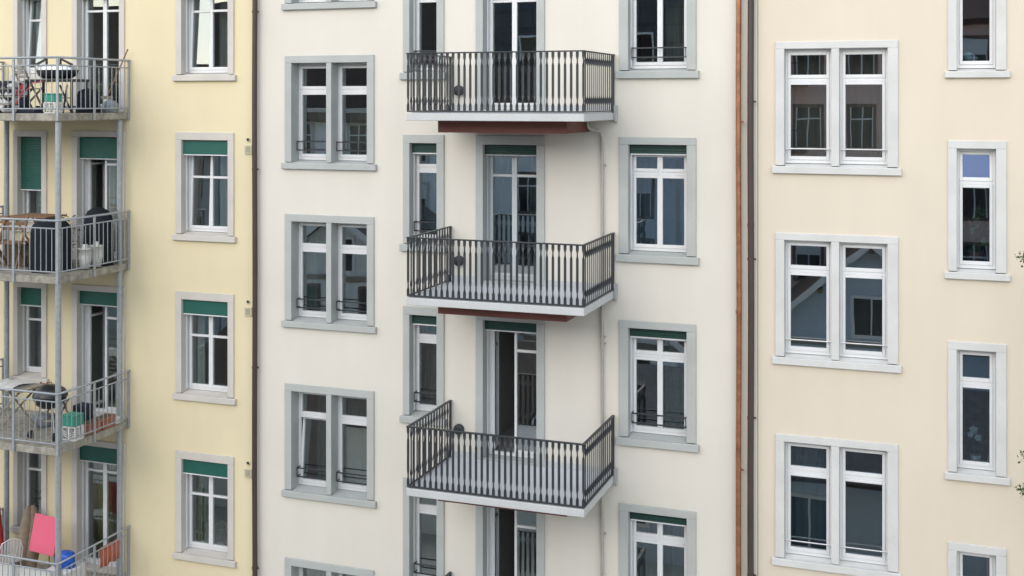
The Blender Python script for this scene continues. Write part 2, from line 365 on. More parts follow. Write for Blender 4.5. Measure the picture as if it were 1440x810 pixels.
def window(house, x0, x1, z0, z1, stone, jl, jr, lint, sillh=.125, r=.22, mull=0, cols=1, trans=None, blind=0, bmat='dgreen', blind_y=.09,
           guard=None, tilt=None, glassm='glass', fm='white', door=False, swing=None, curt=None, room='room', sill_out=.07, proud=.03,
           leaf_bars=False, shutter=0, blank=False, mul_w=.055, yf=0.0, name='window', guides=True):
    W = empty(name, ((x0+x1)/2, 0, z0), house)
    b = MB()
    zs = z0+(0 if door else sillh); zt = z1-lint
    yb = r+.06
    b.cbox(x0, x0+jl, -proud, yb, zs, zt); b.cbox(x1-jr, x1, -proud, yb, zs, zt); b.cbox(x0, x1, -proud-.001, yb, zt, z1)
    bays = []
    if mull:
        c0 = x0+jl; c1 = x1-jr; mid = (c0+c1)/2
        b.cbox(mid-mull/2, mid+mull/2, -proud+.004, yb, zs, zt)
        bays = [(c0, mid-mull/2), (mid+mull/2, c1)]
    else: bays = [(x0+jl, x1-jr)]
    b.build('surround', stone, W)
    s = MB()
    if door: s.cbox(x0+jl, x1-jr, -.02, yb, z0, z0+.05)
    else:
        s.cbox(x0-.05, x1+.05, -sill_out, .02, z0, zs-.012, .008)
        xa, xb = x0+jl, x1-jr    # sloped bed of the sill up to the frame
        s.add([(xa,.02,z0+.02),(xb,.02,z0+.02),(xb,yb,z0+.02),(xa,yb,z0+.02),(xa,.02,zs-.006),(xb,.02,zs-.006),(xb,yb,zs+.03),(xa,yb,zs+.03)],
              [(0,3,2,1),(4,5,6,7),(0,1,5,4),(1,2,6,5),(2,3,7,6),(3,0,4,7)])
    s.build('threshold' if door else 'sill', stone, W)
    fr = MB(); zb_ = zs+(.03 if not door else .05)
    ft = zt-(blind*.75 if blind else .0)
    fw = .038
    for bi, (a, c) in enumerate(bays):
        fr.cbox(a, a+fw, r, r+.06, zb_, ft, .004); fr.cbox(c-fw, c, r, r+.06, zb_, ft, .004)
        fr.cbox(a+fw, c-fw, r+.001, r+.06, zb_, zb_+.055, .004); fr.cbox(a+fw, c-fw, r+.001, r+.06, ft-fw-.012, ft, .004)
        if guides:
            for gx in (a+.004, c-.024): fr.box(gx, gx+.02, r-.085, r-.05, zb_+.02, zt-.01)
        za, zz = zb_+.055, ft-fw-.012
        if trans and not leaf_bars: fr.cbox(a+fw, c-fw, r-.004, r+.06, trans-.028, trans+.028, .006)
        n = cols; iw = c-a-2*fw
        xs_ = [a+fw+iw*i/n for i in range(n+1)]
        for i in range(n):
            if n > 1 and i < n-1 and not leaf_bars and not swing: fr.cbox(xs_[i+1]-.014, xs_[i+1]+.014, r-.02, r+.06, za, zz, .006)
            xa, xb = xs_[i], xs_[i+1]
            key = bi*10+i
            tl = (tilt or {}).get((key, 'leaf'), 0); tu = (tilt or {}).get((key, 'up'), 0); td = (tilt or {}).get((key, 'low'), 0)
            sw_ = (swing or {}).get(key, 0)
            if leaf_bars: cell(W, xa, xb, za, zz, r, tl, glassm, fm, (trans,) if trans else (), swing=sw_, hinge=xa)
            elif trans:
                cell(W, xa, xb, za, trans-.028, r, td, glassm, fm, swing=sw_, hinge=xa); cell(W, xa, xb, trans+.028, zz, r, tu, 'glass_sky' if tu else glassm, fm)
            else: cell(W, xa, xb, za, zz, r, tl, glassm, fm)
    fr.build('frame', fm, W)
    if blind:
        q = MB(); n = max(2, int(round((blind+shutter)/.045))) if (shutter or bmat == 'dgreen') else 1
        for i in range(n):
            a_ = zt-.012-(blind+shutter-.012)*i/n; b_ = zt-.012-(blind+shutter-.012)*(i+1)/n
            for a, c in bays:
                q.cbox(a+.006, c-.006, blind_y+(0 if shutter == 0 else .03), blind_y+.05, b_+.0015, a_-.0015, .004)
        q.build('roller_blind', bmat, W)
        if guides:
            e = MB()
            for a, c in bays: e.cbox(a+.012, c-.012, blind_y-.006, blind_y+.056, zt-blind-shutter-.022, zt-blind-shutter-.002, .004)
            e.build('blind_rail', fm, W)
    if guard == 'double':
        q = MB(); zA, zB = zs+.215, zs+.37; yg = r-.12
        for a, c in bays:
            for z in (zA, zB): q.box(a+.03, c-.03, yg-.006, yg+.006, z-.011, z+.011)
            for x in (a+.03, c-.042): q.box(x, x+.012, yg-.0055, yg+.0055, zA+.011, zB-.011); 
            for x in (a+.03, c-.042): q.box(x, x+.012, yg+.006, r-.001, zA-.008, zA+.008); q.box(x, x+.012, yg+.006, r-.001, zB-.008, zB+.008)
        q.build('guard_rail', 'iron', W)
    elif guard == 'single':
        q = MB(); yg = r-.07
        for a, c in bays: q.tube([(a, yg, zs+.26), (c, yg, zs+.26)], .011, 8)
        q.build('guard_rail', 'steel', W)
    for cu in (curt or ()): curtain(W, *cu)
    # the room behind the opening
    q = MB(); a, c = x0-.45, x1+.45; za, zz = (z0-.7 if not door else z0), z1+.18; ya, yz = yb+.002, 3.4
    if door: za = z0+.0
    q.add([(a,ya,za),(c,ya,za),(c,yz,za),(a,yz,za),(a,ya,zz),(c,ya,zz),(c,yz,zz),(a,yz,zz)], [(0,1,2,3),(7,6,5,4),(1,5,6,2),(2,6,7,3),(3,7,4,0)])
    # inner wall face round the opening
    o0, o1, p0, p1 = x0+jl*.5, x1-jr*.5, zs, zt
    for (xa, xb, zc, zd) in ((a,o0,za,zz),(o1,c,za,zz),(o0,o1,za,p0),(o0,o1,p1,zz)):
        if zd > zc+.01: q.add([(xa,ya,zc),(xb,ya,zc),(xb,ya,zd),(xa,ya,zd)], [(3,2,1,0)])
    q.build('room', room, W)
    return W
HOLE = lambda x0, x1, z0, z1: (x0+.02, x1-.02, z0+.02, z1-.02)

TOPS = [15.40, 12.385, 9.368, 6.345, 3.33]
# ---- yellow house -------------------------------------------------------------
yh = thing('apartment_house', (-18.0, 0, 0), 'pale yellow house with green blinds behind the steel balcony tower, far left', 'house')
holes = []
L = (-13.625, -12.345); G = (-17.495, -16.665); Hd = (-16.045, -14.80)
FL = [12.75, 9.85, 6.80, 3.78]
for i, t in enumerate(TOPS):
    holes.append(HOLE(L[0], L[1], t-2.05, t)); holes.append(HOLE(G[0], G[1], t-2.03, t))
    if i < 4: holes.append((Hd[0]+.02, Hd[1]-.02, FL[i], t-.02))
front_wall(yh, 'yellow', -24.0, -11.935, 17.0, holes)
gable_roof(yh, 'tile_red', -24.2, -11.9, 0, 11, 17.0, 21.0)
# corner strip of paler render beside the downpipe
for i, t in enumerate(TOPS):
    z0 = t-2.05
    bl = 0.27
    window(yh, L[0], L[1], z0, t, 'stone_warm', glassm='glass_y', jl=.128, jr=.132, lint=.15, sillh=.125, r=.20, cols=2, trans=t-.86 if i else t-.72, blind=bl if i < 5 else 0, bmat='green', blind_y=.03,
           leaf_bars=True, tilt={(0, 'leaf'): 2.5} if i < 2 else None, sill_out=.065,
           curt=[[(-12.95, -12.5, z0+.15, t-.2, .42, 'curtain_grey', .03, 4)], [(-12.95, -12.49, z0+.15, t-.2, .42, 'curtain_grey', .03, 4)],
                 [(-13.45, -13.28, z0+.15, t-.2, .42, 'curtain', .03, 3)], [(-13.45, -13.25, z0+.15, t-.2, .42, 'leaf_pale', .03, 3)], []][i])
    window(yh, G[0], G[1], t-2.03, t, 'stone_warm', glassm='glass_y', jl=.115, jr=.125, lint=.125, sillh=.135, r=.20, cols=1, trans=t-.80, blind=[.22, .24, .24, .16, .2][i], bmat='green', blind_y=.04,
           shutter=[0, .82, .12, 0, 0][i], tilt={(0, 'leaf'): 4} if i == 0 else None, leaf_bars=(i != 1), sill_out=.06,
           curt=[(-17.3, -16.9, t-1.9, t-.15, .40, 'curtain', .03, 5)] if i in (0, 1) else None)
    if i < 4:
        window(yh, Hd[0], Hd[1], FL[i], t, 'stone_warm', glassm='glass_y', jl=.125, jr=.125, lint=.115, r=.20, cols=2, trans=t-.66, blind=[.28, .42, .27, .32][i], bmat='green', blind_y=.05,
               leaf_bars=True, door=True, name='balcony_door', swing={0: 88} if i in (1, 2) else None,
               curt=[[], [(-15.75, -15.35, FL[i]+.06, t-.5, .55, 'curtain', .04, 4), (-15.35, -14.9, FL[i]+.06, t-.5, .5, 'curtain_grey', .03, 5)], [],
                     [(-15.85, -15.5, FL[i]+.06, t-.4, .5, 'leaf_pale', .03, 4)]][i])
# room vents beside the downpipe
for k, z in enumerate((11.99, 8.985, 5.995)):
    v = MB(); v.cbox(-12.115, -11.955, -.03, -.002, z, z+.17, .008); p = v.build('vent_plate', 'beige_plate', yh)
    q = MB()
    for j in range(6): q.box(-12.085, -11.985, -.034, -.03, z+.03+j*.02, z+.042+j*.02)
    q.build('grille', 'grille', p)
    h = MB(); zc = z+.265
    h.lathe([(.032, 0), (.04, .004), (.04, .02), (.03, .024)], 0, 0, 0, 18); h.lathe([(0, .021), (.03, .024)], 0, 0, 0, 18)
    hh = MB(); hh.T = Matrix.Translation((-12.045, -.001, zc)) @ Matrix.Rotation(R(90), 4, 'X')
    hh.lathe([(.041, 0), (.041, .016), (.030, .018), (.028, .004)], 0, 0, 0, 18); hp = hh.build('vent_pipe', 'beige_plate', yh)
    hb = MB(); hb.T = hh.T; hb.lathe([(.0, .005), (.029, .005)], 0, 0, 0, 18); hb.build('pipe_opening', 'black', hp)

# ---- cream house --------------------------------------------------------------
ch = thing('apartment_house', (-7.3, 0, 0), 'cream white house with three railed balconies between the downpipes', 'house')
Cx = (-4.962, -3.682); Fx = (-8.882, -8.098); Ex = (-7.504, -6.257); Dx = (-11.262, -9.450)
BF = [12.79, 9.845, 6.80, 3.78]
BR = [13.75, 10.805, 7.785, 4.80]
DT = [16.70, 13.80, 10.91, 7.81, 4.62]
holes = []
for i, t in enumerate(TOPS):
    holes += [HOLE(Cx[0], Cx[1], t-2.055, t), HOLE(Fx[0], Fx[1], t-2.05, t)]
    if i < 4: holes.append((Ex[0]+.02, Ex[1]-.02, BF[i]-.01, t-.02))
for t in DT: holes.append(HOLE(Dx[0], Dx[1], t-2.065, t))
front_wall(ch, 'cream', -11.925, -2.705, 17.6, holes)
gable_roof(ch, 'tile_red', -11.95, -2.7, 0, 11, 17.6, 21.6)
for i, t in enumerate(DT):
    window(ch, Dx[0], Dx[1], t-2.065, t, 'stone_grey', .14, .14, .135, .125, .24, mull=.105, cols=1, trans=t-.64, guard='double' if i else 'double',
           tilt={(0, 'low'): 5} if i == 3 else None, room='room_dark', guides=False, fm='white',
           curt=[[], [(-11.15, -10.42, t-1.9, t-.95, .46, 'added_sheer_warm', .02, 4), (-10.28, -9.6, t-1.9, t-1.0, .46, 'added_sheer_warm', .02, 4)], [(-11.15, -10.85, t-1.9, t-.2, .46, 'added_sheer', .03, 3)],
                 [(-10.25, -9.62, t-1.9, t-.2, .50, 'added_sheer', .02, 4), (-10.95, -10.42, t-1.9, t-.2, .62, 'added_sheer', .03, 3)], [(-10.2, -9.6, t-1.9, t-.2, .5, 'added_sheer', .03, 4)]][i])
for i, t in enumerate(TOPS):
    window(ch, Cx[0], Cx[1], t-2.055, t, 'stone_grey', .155, .155, .125, .135, .20, cols=2, trans=t-.61, blind=.15, bmat='dgreen', blind_y=.08,
           guard='double' if i != 1 else None, glassm='glass_b' if i == 1 else 'glass', room='room' if i in (1,) else 'room_dark',
           curt=[[(-4.3, -3.8, t-1.9, t-.2, .5, 'added_sheer_warm', .03, 4)], [(-4.85, -4.12, t-1.9, t-.2, .48, 'added_sheer', .02, 6), (-4.05, -3.8, t-1.9, t-.2, .5, 'added_sheer', .03, 3)], [(-4.3, -3.82, t-1.9, t-.2, .5, 'added_sheer', .025, 4)],
                 [(-4.85, -4.45, t-1.9, t-.2, .5, 'added_sheer', .03, 4), (-4.2, -3.8, t-1.9, t-.2, .5, 'added_sheer', .03, 4)], []][i])
    window(ch, Fx[0], Fx[1], t-2.05, t, 'stone_grey', .127, .14, .15, .135, .22, cols=1, trans=t-.61, blind=.17, bmat='dgreen', blind_y=.08, guard='double', room='room_dark', curt=[(-8.72, -8.25, t-1.9, t-.2, .52, 'added_sheer', .03, 4)] if i in (1, 2) else None)
    if i < 4:
        window(ch, Ex[0], Ex[1], BF[i]-.01, t, 'stone_grey', .135, .143, .157, r=.24, cols=2, trans=t-.70, blind=.17, bmat='dgreen', blind_y=.06,
               leaf_bars=True, door=True, name='balcony_door', swing={0: 100} if i >= 2 else None, room='room' if i == 1 else 'room_dark', fm='cool_white' if i == 1 else 'white',
               curt=[(-7.3, -6.95, BF[i]+.06, t-.3, .6, 'added_sheer', .03, 4), (-6.75, -6.42, BF[i]+.06, t-.3, .6, 'added_sheer', .03, 4)] if i == 1 else None)

# balconies: one baluster is built and copied along the front rails
def baluster_mesh(mb, x, y, z0, z1, side=False):
    h = z1-z0
    prof = [(0,.047,.007),(.09,.047,.007),(.118,.030,.018),(.14,.011,.036),(.168,.009,.044),(.19,.011,.036),(.225,.030,.018),(.255,.040,.007),
            (.765,.040,.007),(.79,.030,.018),(.82,.011,.036),(.843,.009,.044),(.87,.011,.036),(.895,.030,.018),(.925,.047,.007),(1,.047,.007)]
    v = []; f = []
    for t, wv, dv in prof:
        if side: wv, dv = dv, wv
        z = z0+h*t
        v += [(x-wv/2,y-dv/2,z),(x+wv/2,y-dv/2,z),(x+wv/2,y+dv/2,z),(x-wv/2,y+dv/2,z)]
    for i in range(len(prof)-1):
        for k in range(4): f.append((4*i+k, 4*i+(k+1) % 4, 4*i+4+(k+1) % 4, 4*i+4+k))
    mb.add(v, f)
BX0, BX1, BY = -7.977, -5.062, -1.76
proto = None
NB = 31
for i, zf in enumerate(BF):
    zr = BR[i]
    B = empty('balcony', ((BX0+BX1)/2, 0, zf-.12), ch)
    s = MB(); s.cbox(BX0-.02, BX1+.02, BY-.03, -.002, zf-.125, zf-.006, .008); s.build('slab', 'slab', B)
    s = MB(); s.box(BX0+.05, BX1-.05, BY+.06, -.035, zf-.0055, zf+.004); s.build('floor_coating', 'tilefloor', B)
    for xa, xb in ((BX0+.02, Ex[0]-.003), (Ex[1]+.003, BX1-.02)):
        s = MB(); s.cbox(xa, xb, -.034, -.002, zf-.005, zf+.11, .004); s.build('skirting', 'slab', B)
    s = MB(); s.cbox(-7.66, -5.466, -1.30, -.002, zf-.325, zf-.128, .006); s.build('support_beam', 'primer', B)
    for xa in (BX1+.022, BX0-.072):
        s = MB(); s.cbox(xa, xa+.05, -.075, -.002, zf-.16, zf+.115, .006); s.build('wall_bracket', 'guide', B)
    # rails: flat top bar and bottom bar round three sides, corner and wall posts
    r_ = MB()
    for z, hh, ww in ((zr-.012, .020, .055), (zf+.022, .022, .036)):
        r_.cbox(BX0-ww/2, BX1+ww/2, BY-ww/2, BY+ww/2, z-hh/2, z+hh/2, .004)
        for x in (BX0, BX1): r_.cbox(x-ww/2+.001, x+ww/2-.001, BY+ww/2, -.004, z-hh/2+.001, z+hh/2-.001, .004)
    r_.build('rail', 'iron', B)
    z0, z1 = zf+.034, zr-.024
    ns = 15
    for x in (BX0, BX1):
        m = MB()
        for k in range(1, ns): baluster_mesh(m, x, BY+(-.03-BY)*k/ns, z0, z1, True)
        m.build('side_balusters', 'iron', B)
        m = MB(); m.cbox(x-.018, x+.018, -.04, -.008, z0, z1, .004); m.build('wall_post', 'iron', B)
    if i == 3:
        m = MB()
        for k in range(NB): baluster_mesh(m, BX0+(BX1-BX0)*k/(NB-1), BY, z0, z1)
        o = m.build('front_balusters', 'iron', B); tag(o, kind='stuff')
    else:
        for k in range(NB):
            x = BX0+(BX1-BX0)*k/(NB-1)
            if k == 0:
                m = MB(); baluster_mesh(m, 0, 0, z0, z1); first = m.build('baluster', 'iron', B, (0, 0, z0)); first.location = Vector((x, BY, z0))-WORLD[B.name]
            else: twin(first, (x, BY, z0), B)
    # round wall lamp
    if i < 3:
        lz = (13.155, 10.21, 7.295)[i]
        lp = MB(); lp.T = Matrix.Translation((-7.81, -.001, lz)) @ Matrix.Rotation(R(90), 4, 'X')
        lp.lathe([(.085, 0), (.09, .01), (.09, .07), (.082, .08), (.0, .082)], 0, 0, 0, 28); lp.build('wall_lamp', 'iron', B)
# thin drain that takes the balcony water down the wall
dp = thing('drainpipe', (-5.24, -.06, 0), 'thin weathered grey drain running down the cream wall behind the balconies', 'drainpipe')
m = MB(); zb = BF[0]-.13
m.tube([(-5.42, -.30, zb), (-5.42, -.30, zb-.08), (-5.40, -.27, zb-.13), (-5.36, -.20, zb-.16), (-5.29, -.10, zb-.175), (-5.25, -.065, zb-.21), (-5.24, -.06, zb-.30), (-5.24, -.06, 0)], .026, 12)
m.build('pipe', 'pipe_beige', dp)
for z in (11.90, 9.06, 8.95, 5.80, 2.9):
    b = MB(); b.tube([(-5.24, -.06, z), (-5.24, -.06, z+.03)], .034, 12); b.box(-5.21, -5.185, -.065, -.001, z+.006, z+.024); b.build('clamp', 'pipe_beige', dp)

# ---- beige house --------------------------------------------------------------
bh = thing('apartment_house', (2.0, 0, 0), 'warm beige house with pale grey window surrounds right of the copper pipe', 'house')
Rx = (-2.425, -.580); Nx = (.132, .946)
RT = [16.9, 13.91, 10.905, 7.735, 4.55]
holes = [HOLE(Rx[0], Rx[1], t-2.07, t) for t in RT if t < 16.5]+[HOLE(Nx[0], Nx[1], t-2.075, t) for t in TOPS]
front_wall(bh, 'beige', -2.695, 9.0, 17.4, holes)
gable_roof(bh, 'tile_red', -2.69, 9.2, 0, 11, 17.4, 21.4)
for i, t in enumerate(RT):
    if t > 16.5: continue
    window(bh, Rx[0], Rx[1], t-2.07, t, 'stone_pale', .14, .155, .115, .125, .12, mull=.12, cols=1, trans=t-.605, guard='single', room='room_dark', guides=False, fm='white', sill_out=.06,
           glassm='glass_b' if i == 3 else 'glass',
           curt=[[], [(-2.25, -1.6, t-1.9, t-.2, .5, 'added_sheer_warm', .02, 5), (-1.42, -.75, t-1.9, t-.2, .55, 'added_sheer_warm', .02, 5)], [], [(-2.25, -1.58, t-1.9, t-.2, .5, 'added_sheer', .02, 5)], []][i])
for i, t in enumerate(TOPS):
    window(bh, Nx[0], Nx[1], t-2.075, t, 'stone_pale', .125, .145, .12, .115, .13, cols=1, trans=t-.64 if i else t-.70, guides=False, sill_out=.06,
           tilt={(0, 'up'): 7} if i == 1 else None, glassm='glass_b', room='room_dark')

# ---- rainwater pipes ----------------------------------------------------------
def downpipe(x, rad, mat, brk, label, cop=()):
    t = thing('downpipe', (x, -.09, 0), label, 'drainpipe', 'downpipes between the houses')
    m = MB(); n = 14
    m.tube([(x+.006*math.sin(k*1.3), -.09, 17.2-k*1.25) for k in range(n)]+[(x, -.09, 0)], rad, 16); m.build('pipe', mat, t)
    for z in brk:
        b = MB(); b.tube([(x, -.09, z), (x, -.09, z+.035)], rad+.007, 16); b.box(x+rad+.004, x+rad+.035, -.10, -.08, z+.004, z+.03); b.box(x-.008, x+.008, -.09+rad, -.001, z+.008, z+.028); b.build('clamp', mat, t)
    for z in cop:
        b = MB(); b.tube([(x, -.09, z), (x, -.09, z+.06)], rad+.004, 16); b.build('collar', mat, t)
downpipe(-11.85, .048, 'brownpipe', (14.6, 11.70, 8.05, 4.36, 1.0), 'dark brown downpipe between the yellow and the cream house')
downpipe(-2.988, .043, 'copper', (15.8, 12.63, 7.11, 4.2), 'bright copper downpipe beside the dark brown one on the cream wall', (9.6,))
downpipe(-2.797, .050, 'brownpipe', (12.95, 10.46, 7.95, 5.46, 2.5), 'dark brown downpipe right of the copper pipe', (10.98, 14.6))

# ------------------------------------------------------------------ steel balcony tower
tw = thing('balcony_tower', (-16.2, -1, 0), 'galvanised steel balcony tower standing in front of the yellow house', 'balcony tower')
TX0, TX1, TY = -17.735, -14.685, -2.0
for x, y in ((-17.5, -.19), (-14.775, -.19), (-17.64, -1.885), (-14.765, -1.885)):
    m = MB(); m.tube([(x, y, 0), (x, y, 12.60)], .052, 16, False); m.build('post', 'zinc', tw)
TR = [13.75, 10.85, 7.775, 4.765]
for i, zf in enumerate(FL):
    zr = TR[i]
    m = MB(); m.cbox(TX0+.03, TX1-.03, TY+.02, -.02, zf-.135, zf, .012); m.build('platform', 'concrete', tw)
    m = MB()
    zt2 = zr-.14; zbot = zf+.085
    m.tube([(TX0, -.01, zr), (TX0, TY, zr), (TX1, TY, zr), (TX1, -.01, zr)], .021, 8)
    for z, rr in ((zt2, .014), (zbot, .014)): m.tube([(TX0, -.02, z), (TX0, TY, z), (TX1, TY, z), (TX1, -.02, z)], rr, 6)
    nf = 25
    for k in range(nf+1):
        x = TX0+(TX1-TX0)*k/nf
        if k % 8 == 1 and k < 25 or k in (0, nf):
            m.box(x-.024, x+.024, TY-.012, TY+.010, zf-.13, zr-.012)
        else: m.tube([(x, TY, zbot), (x, TY, zt2)], .0085, 6, False)
    for xx in (TX0, TX1):
        for k in range(1, 17):
            y = TY+(-.04-TY)*k/16
            if k in (8, 16): m.box(xx-.012, xx+.012, y-.022, y+.022, zf-.13, zr-.012)
            else: m.tube([(xx, y, zbot), (xx, y, zt2)], .0085, 6, False)
    m.build('railing', 'zinc', tw)

# ------------------------------------------------------------------ things kept on the tower balconies
def kettle(x, y, z, label, cover=False, rad=.29, grp='barbecues on the balcony tower'):
    k = thing('kettle_grill', (x, y, z), label, 'barbecue', grp)
    zb = z+.52
    m = MB(); m.lathe([(.03, 0), (rad*.55, .03), (rad*.85, .10), (rad, .22), (rad+.008, .23)], x, y, zb, 28); m.build('bowl', 'bbq', k)
    m = MB(); m.lathe([(rad+.012, .232), (rad+.01, .26), (rad*.9, .34), (rad*.6, .41), (rad*.25, .44), (0, .445)], x, y, zb, 28); m.build('lid', 'bbq', k)
    m = MB(); m.tube([(x-.06, y-.02, zb+.44), (x-.05, y-.02, zb+.485), (x+.05, y-.02, zb+.485), (x+.06, y-.02, zb+.44)], .012, 8); m.build('lid_handle', 'timber', k)
    for a in (90, 215, 325):
        m = MB(); m.tube([(x+.16*math.cos(R(a)), y+.16*math.sin(R(a)), zb+.08), (x+.32*math.cos(R(a)), y+.32*math.sin(R(a)), z)], .013, 8); m.build('leg', 'steel', k)
    m = MB(); m.lathe([(0, .0), (.12, .01), (.14, .03)], x, y, z+.28, 20); m.build('ash_pan', 'steel', k)
    for s_ in (-1, 1):
        m = MB(); m.T = Matrix.Translation((x+.27*s_, y-.2, z+.075)) @ Matrix.Rotation(R(90), 4, 'Y'); m.lathe([(0, -.02), (.07, -.02), (.075, 0), (.07, .02), (0, .02)], 0, 0, 0, 18); m.build('wheel', 'bbq', k)
    return k
def covered(x, y, z, rx, ry, h, label, grp=None, cat='covered barbecue', name='covered_grill'):
    rnd = random.Random(int(x*1000)); n = 40; prof = [(1.0, 0), (1.03, .1), (.98, .3), (.96, .55), (.97, .72), (.9, .84), (.7, .93), (.35, .985), (0.001, 1)]
    v = []; f = []
    for j, (rr, zz) in enumerate(prof):
        for k in range(n):
            a = 6.283*k/n; fold = 1+(.05*(1-zz)+.012)*math.sin(a*9+j*.35)+.02*math.sin(a*4+j)
            v.append((x+rx*rr*fold*math.cos(a), y+ry*rr*fold*math.sin(a), z+h*zz))
    for j in range(len(prof)-1):
        for k in range(n): f.append((j*n+k, j*n+(k+1) % n, (j+1)*n+(k+1) % n, (j+1)*n+k))
    m = MB(); m.add(v, f, True); return tag(m.build(name, 'cover', origin=(x, y, z)), label, cat, grp)
def crate(x, y, z, label, grp='white and green carrying crates', w_=.25, h=.34):
    t = thing('carrying_crate', (x, y, z), label, 'crate', grp)
    m = MB()
    d = w_*.8
    for yy in (y-d/2, y+d/2): # lattice sides
        for zz in (z, z+h*.5): m.box(x-w_/2, x+w_/2, yy-.006, yy+.006, zz, zz+.025)
        for xx in (x-w_/2, x, x+w_/2): m.box(xx-.015, xx+.015, yy-.0065, yy+.0065, z+.025, z+h*.5)
        for c in (-1, 1):
            for k in range(3):
                a = x+c*w_*.08; m.bar((a, yy, z+.05+k*.04), (x+c*w_*.42, yy, z+.0+k*.04+.09), .010, .014)
    for xx in (x-w_/2, x+w_/2):
        m.box(xx-.006, xx+.006, y-d/2, y+d/2, z, z+.026); m.box(xx-.006, xx+.006, y-d/2, y+d/2, z+h*.5, z+h*.5+.024)
        for k in range(3): m.box(xx-.005, xx+.005, y-d/2+d*(k+.5)/3-.015, y-d/2+d*(k+.5)/3+.015, z+.026, z+h*.5)
    m.box(x-w_/2+.01, x+w_/2-.01, y-d/2+.01, y+d/2-.01, z+.004, z+.012)
    m.build('lattice_base', 'plastic_white', t)
    m = MB(); m.cbox(x-w_/2-.005, x+w_/2+.005, y-d/2-.012, y+d/2+.012, z+h*.5+.026, z+h-.02, .012); m.cbox(x-w_/2-.012, x+w_/2+.012, y-d/2-.02, y+d/2+.02, z+h-.02, z+h, .008); m.build('box', 'plastic_green', t)
    return t
def blob(name, x, y, z, rx, ry, h, mat, label, cat, seed=1, group=None, knot=True):
    rnd = random.Random(seed); n = 26; ph = [rnd.uniform(0, 6) for _ in range(6)]
    prof = [(.0, 0), (.9, .0), (1.0, .12), (1.0, .35), (.9, .6), (.62, .8), (.25, .92), (.12, .97), (.2, 1.0)] if knot else [(0, 0), (.95, 0), (1, .15), (.98, .5), (.9, .8), (.7, .95), (.3, 1.0), (0, .97)]
    v = []; f = []
    for j, (rr, zz) in enumerate(prof):
        for k in range(n):
            a = 6.283*k/n; q = 1+.09*math.sin(3*a+ph[0]+j*.7)+.06*math.sin(7*a+ph[1]+j)+.035*math.sin(13*a+ph[2]-j*1.7)
            v.append((x+rx*rr*q*math.cos(a), y+ry*rr*q*math.sin(a), z+h*zz*(1+.03*math.sin(2*a+ph[3]) if 0 < zz < 1 else 1)))
    for j in range(len(prof)-1):
        for k in range(n): f.append((j*n+k, j*n+(k+1) % n, (j+1)*n+(k+1) % n, (j+1)*n+k))
    m = MB(); m.add(v, f, True); return tag(m.build(name, mat, origin=(x, y, z)), label, cat, group)
def folding_chair(x, y, z, rot, mat, label, grp, fold=False, sc=1.0):
    t = thing('folding_chair', (x, y, z), label, 'chair', grp)
    Tm = Matrix.Translation((x, y, z)) @ Matrix.Rotation(R(rot), 4, 'Z') @ Matrix.Scale(sc, 4)
    def mk(name, fn):
        m = MB(); m.T = Tm; fn(m); m.build(name, mat, t)
    for s_ in (-.2, .2):
        mk('leg', lambda m: m.bar((s_, .22, 0), (s_, -.26, .88), .022, .034)) if False else None
        def back_leg(m, s_=s_): m.bar((s_, -.24, 0.0), (s_, .20, .88), .022, .034)
        def front_leg(m, s_=s_): m.bar((s_*.86, .24, 0.0), (s_*.86, -.20, .47), .022, .034)
        mk('leg', back_leg); mk('leg', front_leg)
    def seat(m):
        for k in range(7): m.box(-.19, .19, -.22+k*.06, -.175+k*.06, .445, .463)
    mk('seat', seat)
    def back(m):
        for k in range(3): m.bar((-.2, .115+k*.04, .68+k*.08), (.2, .115+k*.04, .68+k*.08), .016, .05)
    mk('backrest', back)
    return t
def folding_table(x, y, z, w_, d, h, mat, label, rot=0):
    t = thing('folding_table', (x, y, z), label, 'table')
    Tm = Matrix.Translation((x, y, z)) @ Matrix.Rotation(R(rot), 4, 'Z')
    m = MB(); m.T = Tm
    n = 8
    for k in range(n): m.box(-w_/2, w_/2, -d/2+d*k/n+.004, -d/2+d*(k+1)/n-.004, h-.025, h)
    m.build('tabletop', mat, t)
    for yy in (-d*.36, d*.36):
        for s_ in (-1, 1):
            q = MB(); q.T = Tm; q.bar((-s_*w_*.4, yy+s_*.014, 0), (s_*w_*.38, yy+s_*.014, h-.026), .022, .034); q.build('leg', mat, t)
    return t
# top balcony
z = FL[0]
gr = thing('gas_grill', (-15.55, -1.0, z), 'black lidded gas grill on a cart, top tower balcony', 'barbecue', 'barbecues on the balcony tower')
m = MB(); m.cbox(-16.10, -15.0, -1.25, -.75, z+.58, z+.63, .01); m.build('shelf', 'bbq', gr)
m = MB()
for x in (-16.05, -15.05): 
    for y in (-1.2, -.8): m.box(x-.018, x+.018, y-.018, y+.018, z, z+.58)
m.box(-16.05, -15.05, -1.01, -.99, z+.1, z+.13); m.build('cart_frame', 'bbq', gr)
m = MB(); m.lathe([(0, .64), (.30, .64), (.40, .70), (.44, .78), (.445, .80)], -15.55, -1.0, z, 30, sy=.6); m.build('grill_base', 'bbq', gr)
m = MB(); m.lathe([(.45, .80), (.45, .83), (.40, .88), (.26, .905), (0, .91)], -15.55, -1.0, z, 30, sy=.6); m.build('lid', 'steel', gr)
for s_ in (-1, 1):
    m = MB(); m.bar((-15.55+s_*.16, -1.1, z+1.01), (-15.55+s_*.42, -1.1, z+.90), .05, .03); m.bar((-15.55+s_*.16, -1.1, z+1.0), (-15.55+s_*.16, -1.1, z+.90), .03, .03); m.build('handle', 'bbq', gr)
crate(-15.02, -1.72, z+.002, 'white lattice crate with a green lid under the grill, top tower balcony', w_=.24, h=.36)
